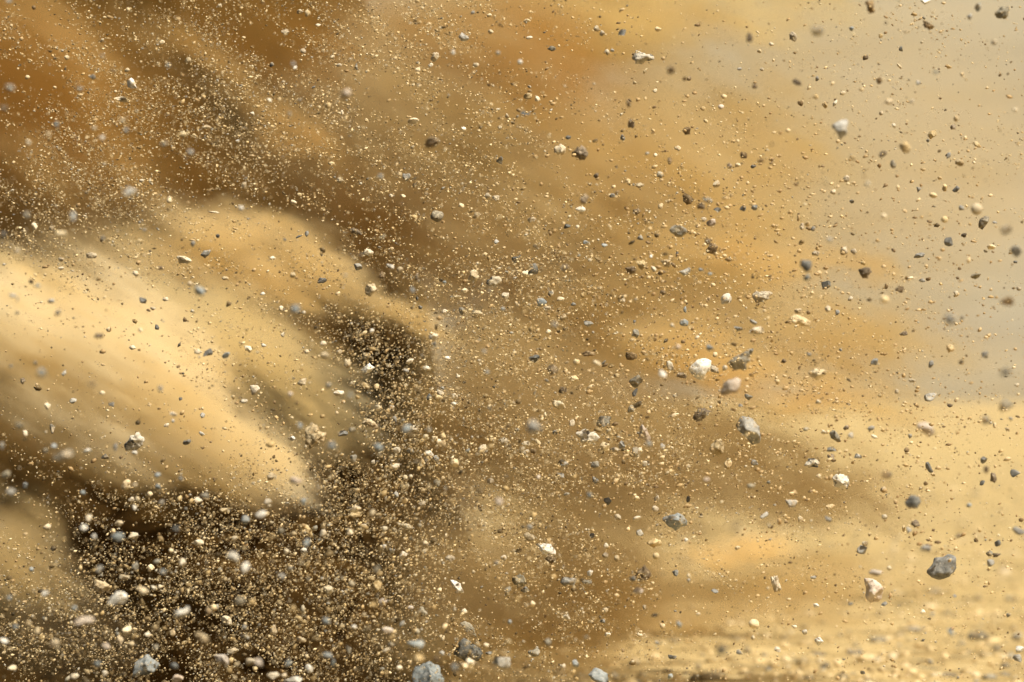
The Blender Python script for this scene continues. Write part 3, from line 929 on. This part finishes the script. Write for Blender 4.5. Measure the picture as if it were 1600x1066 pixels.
364 871 26 19 10 w 2.2|blurred white grey stone, upper left of a touching pair|the upper white pair stone
382 885 24 17 -42 w 2|blurred white grey stone, lower right of a touching pair|the lower white pair stone
286 957 28 25 0 w 2|heart-shaped blurred pale grey stone in the dark grit|the heart-shaped stone|-14,2 -9,-6 1,-4 9,-13 14,-6 11,2 1,12 -9,9
131 971 38 15 -3 p 2.6|long blurred mauve grey stone at lower left|the long mauve stone
316 996 28 17 32 o 1.9|blurred ochre oblong sloping down right near the bottom left|the sloping blurred ochre stone
346 1031 26 18 38 p 0.8|oval ochre grey stone sloping down right, bottom left|the oval sloping stone
356 971 20 14 20 c 0.3|humped cream chip right of the heart-shaped stone|the humped cream chip
157 916 27 21 0 o 0.4|crumbly ochre cake at the edge of the corner plume|the crumbly ochre cake
222 922 22 13 28 o 1.6
235 888 13 12 0 c 0.3
211 885 11 14 0 v 1
309 849 18 12 5 c 0.3|cream slab-like pebble in the dark grit, lower left|the cream slab pebble
285 879 11 14 0 c 1
137 810 14 12 0 c 1.3
131 825 14 11 0 w 2
146 839 9 10 0 w 2
74 823 12 10 15 c 0.5|single cream pebble on the tan corner plume|the corner plume pebble
186 818 14 11 -15 o 0.7
384 811 16 17 -20 k 1.1
275 826 11 9 0 k 2.6
155 889 13 12 0 g 2
194 902 16 8 0 c 0.7
240 919 11 9 0 c 0.6
251 917 9 8 -20 c 0.6
254 893 12 9 0 k 2
267 860 10 8 0 c 0.8
367 841 10 7 -15 o 0.4
376 939 20 18 0 v 2.3|blurred olive cream ball in the dark grit|the blurred olive ball
325 956 11 13 0 b 1
71 928 13 11 0 w 2
50 890 8 8 0 k 1
116 951 11 10 0 k 2
45 976 11 15 -20 o 1.6
58 985 10 12 0 c 1.2
24 980 10 10 0 k 2
5 1002 16 11 15 w 1.6
199 985 16 14 -10 c 0.8
187 1000 11 18 0 o 0.8|upright ochre pebble above the blue grey dome|the upright ochre pebble
206 1006 12 13 0 c 1
166 1010 15 12 15 p 1.6
85 1005 18 16 0 o 2
19 1044 15 10 0 c 1
115 1057 16 11 10 c 1.1
164 1052 11 9 20 c 0.7
277 1060 18 13 0 p 0.7
364 1017 18 9 -10 c 0.5
392 1035 19 14 -5 o 1.1
272 1040 14 10 0 k 1.6
384 996 18 8 22 g 0.8
244 1011 11 10 0 v 1.6
270 990 10 10 0 c 0.6
242 981 11 12 0 o 1.6
152 1037 12 11 0 k 2
230 992 10 8 0 c 0.7
381 981 10 10 0 g 1
136 1050 9 9 0 o 0.6
15 935 8 12 0 k 2
669 1060 56 54 0 k 0.4|biggest blue grey and ochre boulder cut by the bottom edge|the bottom boulder|-28,0 -22,-18 -8,-24 4,-28 17,-20 28,2 20,24 -20,24
652 1007 36 13 3 k 1.7|blurred flat blue lens above the bottom boulder|the blue lens
784 1034 28 21 5 g 0.9|dark grey stone with pale swirl near the bottom centre|the swirled stone
733 1012 44 40 0 d -0.2|large dark crusty clod bristling with crumbs, bottom centre|the large dark crusty clod|-24,10 -20,-14 -12,-22 4,-10 14,-4 22,10 14,22 -8,20
734 985 34 15 48 v 0|olive grey ridge-like shard along the top of the crusty clod|the ridge-like shard
714 917 26 15 45 w 0.1|jagged grey white shard sloping down right over dark grit|the jagged white shard|-11,-11 -2,-10 7,-5 12,10 3,9 -6,1
477 828 27 23 0 o 0.3|large ochre stone narrowing to lower right in the dark grit|the narrowing ochre stone|-12,-6 -10,-11 2,-10 9,-2 13,9 9,12 0,2 -8,0
480 848 12 13 0 k 2
512 922 16 15 0 c 0.3|bright cream octagonal pebble in the dark grit|the bright octagonal pebble
589 916 15 19 0 o 0.5|orange ochre oval pebble right of the octagonal pebble|the orange ochre oval
579 903 14 7 5 o 0.4
660 955 21 17 20 v 0.5|triangular grey ochre stone below the orange ochre oval|the grey ochre triangle|-10,2 -1,-9 10,6 5,8 -7,7
510 970 15 13 0 k 2
735 1035 14 13 0 c 1
726 1042 16 12 0 c 0.9
760 1008 9 9 0 c 0.9
655 1029 18 17 0 o 2.1|blurred ochre ball between the blue lens and the boulder|the blurred ochre ball
724 955 11 9 15 c 0.4
630 867 13 12 0 c 0.2|rounded cream clod in the densest grit, lower centre|the rounded cream clod
632 822 28 10 18 c -0.3
555 804 18 11 0 o 0.4
439 829 14 11 -30 v 1
407 804 20 12 -20 w 1.6
447 861 9 11 0 c 1
474 859 10 7 10 w 0.3
505 832 11 11 0 c 0.7
546 832 12 10 0 c 1
567 824 12 11 0 c 0.4
601 826 9 9 0 c 0.6
704 872 16 10 10 o 0.4
786 872 10 9 0 c 0.3
665 850 9 10 30 o 0.5
605 984 19 11 5 p 1|flat mauve grey pebble in the grit near bottom centre|the flat mauve pebble
627 976 15 8 -50 g 0.8
427 984 11 15 0 o 0.6
471 1000 16 9 12 o 0.8
484 1044 15 15 20 w 0.8
427 1056 24 11 -4 c 1|flat pale cream bar-shaped stone at the bottom edge|the cream bar stone
461 1063 28 12 -8 w 0.8
445 1055 10 9 0 c 1
405 1036 19 17 0 p 2.1
512 1024 20 10 12 k 1.6
545 1016 8 17 -25 v 1.2
451 1037 15 10 -55 k 1.7
521 1036 9 12 0 k 1.6
624 1043 10 9 0 c 1
605 1016 16 8 -12 o 1
611 1007 13 10 0 v 1
682 1030 14 18 0 b 2.2
711 1042 13 14 0 k 2.6
437 942 11 7 35 o 0.8
439 901 13 12 0 g 2
590 889 16 15 0 v 2
597 941 17 14 0 p -1
775 880 12 8 -20 g 1.6
797 972 8 8 0 k 1
794 1004 14 12 0 o 2
641 949 10 7 0 p 0.6
554 980 10 7 0 w 1.2
467 966 12 9 20 o 0.8
692 998 5 10 25 c 0.2
764 1021 12 6 0 d 0.2
691 1021 10 8 0 g 1
612 860 10 8 0 g 0
600 854 8 11 35 w 0
697 836 7 6 0 c 0
687 922 8 7 0 c 0.3
1055 814 46 34 0 k 0.3|big streaky blue grey rock tinged white, lower right centre|the streaky grey rock|-21,-2 -15,-12 5,-15 20,-1 20,8 2,16 -15,12
854 857 30 21 0 w 0|angular bright cream stone leaning over a dark crumb|the angular cream stone|-15,-6 -5,-11 7,-6 14,1 12,10 -1,9 -12,3
861 873 16 13 30 b 0.1
889 909 28 15 0 g 0.2|oblong grey stone with ochre belly, lower centre|the oblong grey stone|-14,1 -11,-7 0,-7 13,-6 14,1 9,8 -8,7
826 838 19 14 5 o 0.3|cream ochre clod left above the angular cream stone|the cream ochre clod
827 824 11 9 0 g 1.2
811 908 24 20 20 v 0|rough olive grey crumb mass left of the oblong grey stone|the rough olive crumb
819 922 14 10 -10 g 0
935 1058 30 22 30 k 0.5|streaked blue grey stone at the bottom edge, right of centre|the streaked bottom stone
1025 869 10 10 0 y 0.5|neat round yellow cream pebble under the streaky grey rock|the neat round pebble
1022 849 22 13 -10 o -0.2|ochre brown clod between the streaky rock and round pebble|the ochre brown clod
946 853 9 9 0 c 0.4
946 868 10 9 10 o 0.3
964 873 8 10 0 o 0.3
922 896 10 10 15 w 0.1|small white triangular chip right above the oblong grey stone|the small white triangle
997 923 17 12 0 p 1.3|smooth warm grey oval pebble under a dark smudge|the smooth warm oval
990 904 13 9 15 d 1.1
1005 897 24 26 0 b -0.8|dark loose smudge-like clod right of the oblong grey stone|the dark loose clod
917 909 16 9 10 v -0.5
1007 949 6 8 0 o 0.3
1055 896 10 11 30 d 0.1
1076 900 7 8 0 c 0.6
1075 907 7 6 0 g 1
1117 925 12 8 18 d 0.3
1178 975 15 14 10 y 0.3|knobbly yellow cream pebble over the sandy ground|the knobbly yellow pebble
1091 960 8 7 0 c 0.6
1060 976 10 13 -20 k 1.6
835 1019 18 14 10 v 0|olive cream crusty stone near the bottom, right of centre|the crusty olive stone
880 1042 8 10 20 c 0.5
899 1037 12 13 10 k 0.9|grey pebble with black underside near the bottom|the black-bottomed pebble
856 1004 12 14 0 v 1.6
886 964 12 9 -15 c 0.3
942 971 10 7 10 d 0.3
946 954 8 9 0 o 0.3
949 992 10 8 0 c 0
1050 1027 13 6 5 d 0.2
1127 1016 24 20 0 v 3.2
1155 1019 9 8 0 g 0.5
1047 1057 9 9 20 k 0.3
1195 806 15 9 -25 g 0.5
1000 832 11 11 30 g 0.2
926 837 8 8 0 d 0
994 810 13 7 -10 c 0
965 808 11 9 0 o 0.3
1152 856 9 6 -20 c 0
832 944 9 10 0 c 0.6
1027 1004 8 7 30 g 1
1035 978 8 9 -20 o 0
1176 996 7 8 0 c 0.3
1072 844 6 6 0 w 0.4
1000 992 9 8 0 c 0
1471 887 54 42 0 d 0.1|largest grey faceted rock with a black notch, lower right|the largest grey rock|-27,6 -19,-4 -9,-16 11,-21 24,-16 22,0 11,15 -4,20 -19,16
1365 922 33 41 0 p 0.2|blocky pinkish cream rock left of the largest grey rock|the blocky pinkish rock|-16,-19 -2,-20 15,-10 16,5 9,17 -5,20 -14,10
1213 912 14 24 -8 o 0.1|upright cream and ochre clod over the sandy ground|the upright cream clod
1279 1001 14 14 15 w 0|bright white faceted chip low over the sandy ground|the low white chip
1257 988 8 8 0 w 0.2
1382 944 11 7 -5 d 0.5|small blue black bead under the blocky pinkish rock|the blue black bead
1329 944 9 6 10 d 0.9
1346 859 15 13 15 g 0.4|grey stone under an ochre crumb, right of the tan puff|the grey crumb-capped stone
1352 849 9 9 20 o 0.3
1431 818 15 13 20 b 0.4|brown grey angular stone leaning on a grey chip, lower right|the leaning brown stone
1421 828 9 12 0 g 0.8
1447 857 20 11 3 g 1.6|flat blurred grey oval above the largest grey rock|the flat blurred grey oval
1592 831 20 17 0 g 1.3|dull grey stone cut by the right edge, lower right|the dull grey edge stone
1560 847 9 15 25 d 0.5
1547 879 14 13 10 g 0.7
1545 865 11 9 0 v 0.3
1557 867 14 7 -8 b 0.4
1274 946 12 7 25 w 0.3
1592 1014 15 12 -10 w 0.3|white pebble at the right edge above a grey one|the white edge pebble
1590 1029 16 13 15 g 0.5
1575 962 8 7 15 d 0.5
1442 956 8 7 0 c 0.4
1485 988 11 15 -10 k 2
1294 811 13 8 20 g 1
1250 811 9 11 0 o 0.3
1370 895 22 10 0 p -1.5
1389 887 8 9 0 c 0.5
1349 1052 9 6 8 d 0.3
1453 1035 12 10 0 v 1.8
1270 902 10 6 -10 g 0.1
1382 808 8 9 0 o 0.5
1412 826 5 10 0 o 0
1497 837 12 8 -15 b 1.8
1525 844 7 7 0 b 0.3
1214 1015 11 8 10 c 0.3
1241 979 9 6 15 c 0
1457 960 10 8 -20 g 2
1491 931 8 6 0 g 0.8
1532 997 36 20 12 v G|long olive wedge stone lying on the streaky sand|the sand wedge stone
1430 984 30 9 0 v G|flat dark green grey stone lying on the sand at right|the flat sand stone
1505 1010 15 6 0 v G
1486 770 24 7 0 o G
1525 773 18 8 0 v G
1590 993 18 10 -10 v G
1460 927 26 10 0 v G
1330 1020 20 8 0 v G
1290 1042 20 7 0 v G
1570 895 22 10 10 o G
1480 1058 30 9 0 v G
"""
rows = []; GROW = 1.14
for ln in TABLE.strip().splitlines():
    a = ln.split('|'); t = a[0].split()
    px, py, w_, h_, ang = map(float, t[:5])
    rows.append(dict(x=px, y=py, w=w_, h=h_, ang=ang, code=t[5], b=t[6], label=a[1] if len(a) > 1 else None, short=a[2] if len(a) > 2 else None,
                     poly=[tuple(map(float, q.split(','))) for q in a[3].split()] if len(a) > 3 else None))
marks = [r for r in rows if r['short']]
def adj(r):
    b = 0 if r['b'] == 'G' else float(r['b']); s = max(r['w'], r['h'])
    el = max(r['w'], r['h'])/max(1, min(r['w'], r['h']))
    size = 'tiny' if s < 9 else 'small' if s < 13 else 'medium sized' if s < 19 else 'large'
    foc = 'blurred' if b >= 1.3 else 'soft-edged' if b >= .7 else 'dust-veiled' if b <= -.5 else 'sharp'
    shp = 'long' if el > 1.5 else 'upright' if r['h'] > r['w']*1.2 and abs(r['ang']) < 30 else 'flat' if r['w'] > r['h']*1.25 else 'round'
    return size, foc, shp
for r in rows:
    if r['label']: continue
    k = min(marks, key=lambda q: (q['x']-r['x'])**2+(q['y']-r['y'])**2); r['mark'] = k
    dx, dy = r['x']-k['x'], r['y']-k['y']; r['dist'] = math.hypot(dx, dy)
    a = math.degrees(math.atan2(-dy, dx)) % 360
    r['where'] = ['right of', 'up right of', 'above', 'up left of', 'left of', 'down left of', 'below', 'down right of'][int((a+22.5)//45) % 8]
    size, foc, shp = adj(r)
    r['text'] = f"{size} {foc} {shp} {KIND[r['code']][1]} {KIND[r['code']][2]} {r['where']} {k['short']}"
seen = {}
for r in rows:
    if not r['label']: seen.setdefault(r['text'], []).append(r)
for t, rs in seen.items():
    rs.sort(key=lambda r: r['dist'])
    for i, r in enumerate(rs):
        if len(rs) == 1: r['label'] = t
        else: r['label'] = (['nearer', 'farther'] if len(rs) == 2 else ['nearest', 'middle', 'farthest'] if len(rs) == 3 else ['nearest', 'second nearest', 'third nearest', 'fourth nearest', 'farthest', 'remote'])[i] + ' ' + t
for i, r in enumerate(rows):
    rng = np.random.default_rng(100+i); code = r['code']
    if r['b'] == 'G':
        a = (r['y']-533)*K - PITCH; d = CAM_H/math.tan(a)*.995; c = P(r['x'], r['y'], d)
        c.z = .022*noise.noise((c.x*.8, c.y*2.2, 0))*.8+.01; sh = 1
    else:
        b = float(r['b']); jit = (rng.random()-.5)*.18
        d = FOC/(1+.16*b)+jit if b >= 0 else FOC+jit-b*.85
        sh = 1-.10*min(3, max(0, b)); c = P(r['x'], r['y'], d)
    s = K*d; poly = None
    if r['poly']: poly = [(x*s*sh, -y*s*sh) for x, y in r['poly']]
    me = stone_mesh(KIND[code][0], r['w']*s*sh*GROW, r['h']*s*sh*GROW, r['ang'], code, s, rng, poly, max(r['w'], r['h']))
    o = bpy.data.objects.new(KIND[code][0], me); S.collection.objects.link(o); o.location = c
    o['label'] = r['label']; o['category'] = KIND[code][2]; o['group'] = GROUP[KIND[code][2]] if r['b'] != 'G' else 'stones lying on the sand'

# ---------------------------------------------------------------- grit: countless grains, one object per kind of stuff
def grit(name, label, pts, sizes, flow, seed, stops, detail=1):
    rng = np.random.default_rng(seed); n = len(pts)
    base, bf = ICO[1] if detail else (np.array([(1, 0, 0), (-1, 0, 0), (0, 1, 0), (0, -1, 0), (0, 0, 1), (0, 0, -1.)]), [(0, 2, 4), (2, 1, 4), (1, 3, 4), (3, 0, 4), (2, 0, 5), (1, 2, 5), (3, 1, 5), (0, 3, 5)])
    nb = len(base); bf = np.array(bf)
    V = base[None]*(1+.22*rng.normal(size=(n, nb, 1)))
    el = 1+.9*rng.random((n, 1))**1.6
    V[:, :, 0] *= el; V[:, :, 2] *= (.75+.35*rng.random((n, 1)))
    V *= sizes[:, None, None]
    t = -flow[:, None]; c, s = np.cos(t), np.sin(t)
    X = V[:, :, 0]*c-V[:, :, 2]*s; Z = V[:, :, 0]*s+V[:, :, 2]*c
    V = np.stack([X, V[:, :, 1], Z], 2)+pts[:, None, :]
    Fc = (bf[None]+np.arange(n)[:, None, None]*nb).reshape(-1, 3)
    me = bpy.data.meshes.new(name); me.vertices.add(n*nb); me.vertices.foreach_set('co', V.reshape(-1).astype(np.float32))
    me.loops.add(Fc.size); me.loops.foreach_set('vertex_index', Fc.reshape(-1).astype(np.int32))
    me.polygons.add(len(Fc)); me.polygons.foreach_set('loop_start', np.arange(0, Fc.size, 3, dtype=np.int32)); me.polygons.foreach_set('loop_total', np.full(len(Fc), 3, np.int32))
    me.update(); me.validate()
    m, nn, b = surface(name); b.inputs['Roughness'].default_value = .6; b.inputs['Specular IOR Level'].default_value = .4
    gi = nn.node('ShaderNodeNewGeometry'); nn.t.links.new(nn.ramp(gi.outputs['Random Per Island'], stops), b.inputs['Base Color'])
    me.materials.append(m)
    o = bpy.data.objects.new(name, me); S.collection.objects.link(o); o['kind'] = 'stuff'; o['label'] = label; o['category'] = 'grit'
    return o
def gauss(x, y, L):
    t = np.zeros_like(x)
    for cx, cy, sx, sy, a in L: t = t+a*np.exp(-((x-cx)/sx)**2-((y-cy)/sy)**2)
    return t
def field(n, seed, L, base, holes, dmean, dsig, s_mu, s_sig, smax, jitter=.9):
    rng = np.random.default_rng(seed); out = []
    X = rng.uniform(-60, 1660, n*6); Y = rng.uniform(-60, 1126, n*6)
    D = (base+gauss(X, Y, L))*np.clip(1-gauss(X, Y, holes), .12, 1)
    # clumps and streaks
    ca, sa = np.cos(.5), np.sin(.5)
    cl = np.array([noise.fractal(((x*ca+y*sa)*.006, (-x*sa+y*ca)*.016, seed), 1, 2, 4) for x, y in zip(X, Y)])
    c2 = np.array([noise.noise(((x*.85+y*.5)*.018, (-x*.5+y*.85)*.045, seed+9)) for x, y in zip(X, Y)])
    D = D*np.clip(1+jitter*1.7*cl, .08, 3)*np.clip(1+1.6*c2, .15, 2.6)
    k = rng.random(len(X)) < D/1.6; X, Y = X[k][:n], Y[k][:n]; n = len(X)
    d = np.clip(rng.normal(dmean, dsig, n), 4.4, 7.3)
    r = np.clip(np.exp(rng.normal(s_mu, s_sig, n)), .35, smax)*K*d
    pts = np.stack([(X-800)*K*d, d, (533-Y)*K*d], 1) @ np.array(ROT).T + np.array([0, 0, CAM_H])
    ang = np.radians(np.interp(X, [0, 500, 900, 1600], [-8, -25, -20, 0])+np.interp(Y, [0, 500, 1066], [6, 0, -22]))+rng.normal(0, .45, n)
    return pts, r, ang
GOLD = [(0., (.10, .07, .03)), (.35, (.42, .29, .13)), (.6, (.76, .58, .31)), (.85, (.88, .74, .48)), (.95, (.45, .42, .36)), (1., (.08, .07, .05))]
MIXED = [(0., (.05, .035, .015)), (.45, (.18, .125, .055)), (.7, (.55, .40, .19)), (.82, (.72, .58, .36)), (1., (.20, .20, .18))]
DUSKY = [(0., (.34, .22, .10)), (.35, (.58, .42, .21)), (.5, (.15, .10, .05)), (.62, (.45, .31, .15)), (1., (.72, .58, .36))]
holes = [(170, 560, 230, 110, .75), (330, 690, 130, 60, .5), (450, 370, 150, 55, .55), (40, 840, 110, 70, .55), (1050, 40, 300, 80, .5)]
grit('sand_grains', 'countless golden sand grains sprayed through the whole scene', *field(110000, 11, [
    (350, 950, 300, 170, 1.1), (600, 800, 200, 200, 1.1), (60, 1010, 220, 110, .9), (330, 240, 320, 190, .9), (60, 330, 150, 110, .8),
    (620, 60, 240, 120, .8), (700, 400, 260, 160, .55), (800, 700, 300, 200, .55), (620, 570, 110, 100, .7), (850, 780, 260, 200, .5), (1000, 600, 260, 220, .25), (150, 60, 260, 120, .45), (420, 860, 230, 150, .5)],
    .15, holes, 6.0, .6, -.25, .45, 2.4), 1, GOLD, detail=0)
grit('coarse_grit', 'countless coarse grit crumbs, thickest in the dark lower left', *field(4300, 23, [
    (350, 950, 330, 150, 1.0), (580, 830, 190, 170, 1.0), (60, 1010, 220, 110, 1.), (800, 740, 260, 170, .5), (600, 1000, 200, 100, .6), (1000, 450, 250, 160, .16)],
    .03, holes, 5.65, .62, .35, .52, 5.5), 2, MIXED, detail=1)
grit('dusty_grit', 'countless brown specks drifting over the pale right half', *field(5500, 37, [
    (1050, 420, 230, 180, .9), (950, 650, 260, 170, .6), (1300, 500, 250, 200, .5), (1400, 750, 250, 160, .35)],
    .14, [], 6.3, .4, .35, .45, 3.4), 3, DUSKY, detail=1)

# gravel lying on the sand
rng = np.random.default_rng(5); n_ = 7000
yy = 7.6+rng.random(n_)**1.6*24; xx = rng.uniform(-.6, 1.15, n_)*yy*.19+.0
zz = np.array([max(0, 1-y/40)*(.022*noise.noise((x*.8, y*2.2, 0))+.014*noise.noise((x*2.4, y*5, 3))) for x, y in zip(xx, yy)])
grit('gravel', 'gravel scattered over the sandy ground', np.stack([xx, yy, zz+.004], 1), np.minimum(np.exp(rng.normal(-5.0, .5, n_)), .017), np.zeros(n_), 6,
     [(0., (.17, .15, .11)), (.3, (.42, .32, .16)), (.7, (.70, .55, .31)), (.9, (.62, .52, .34)), (1., (.27, .25, .2))])
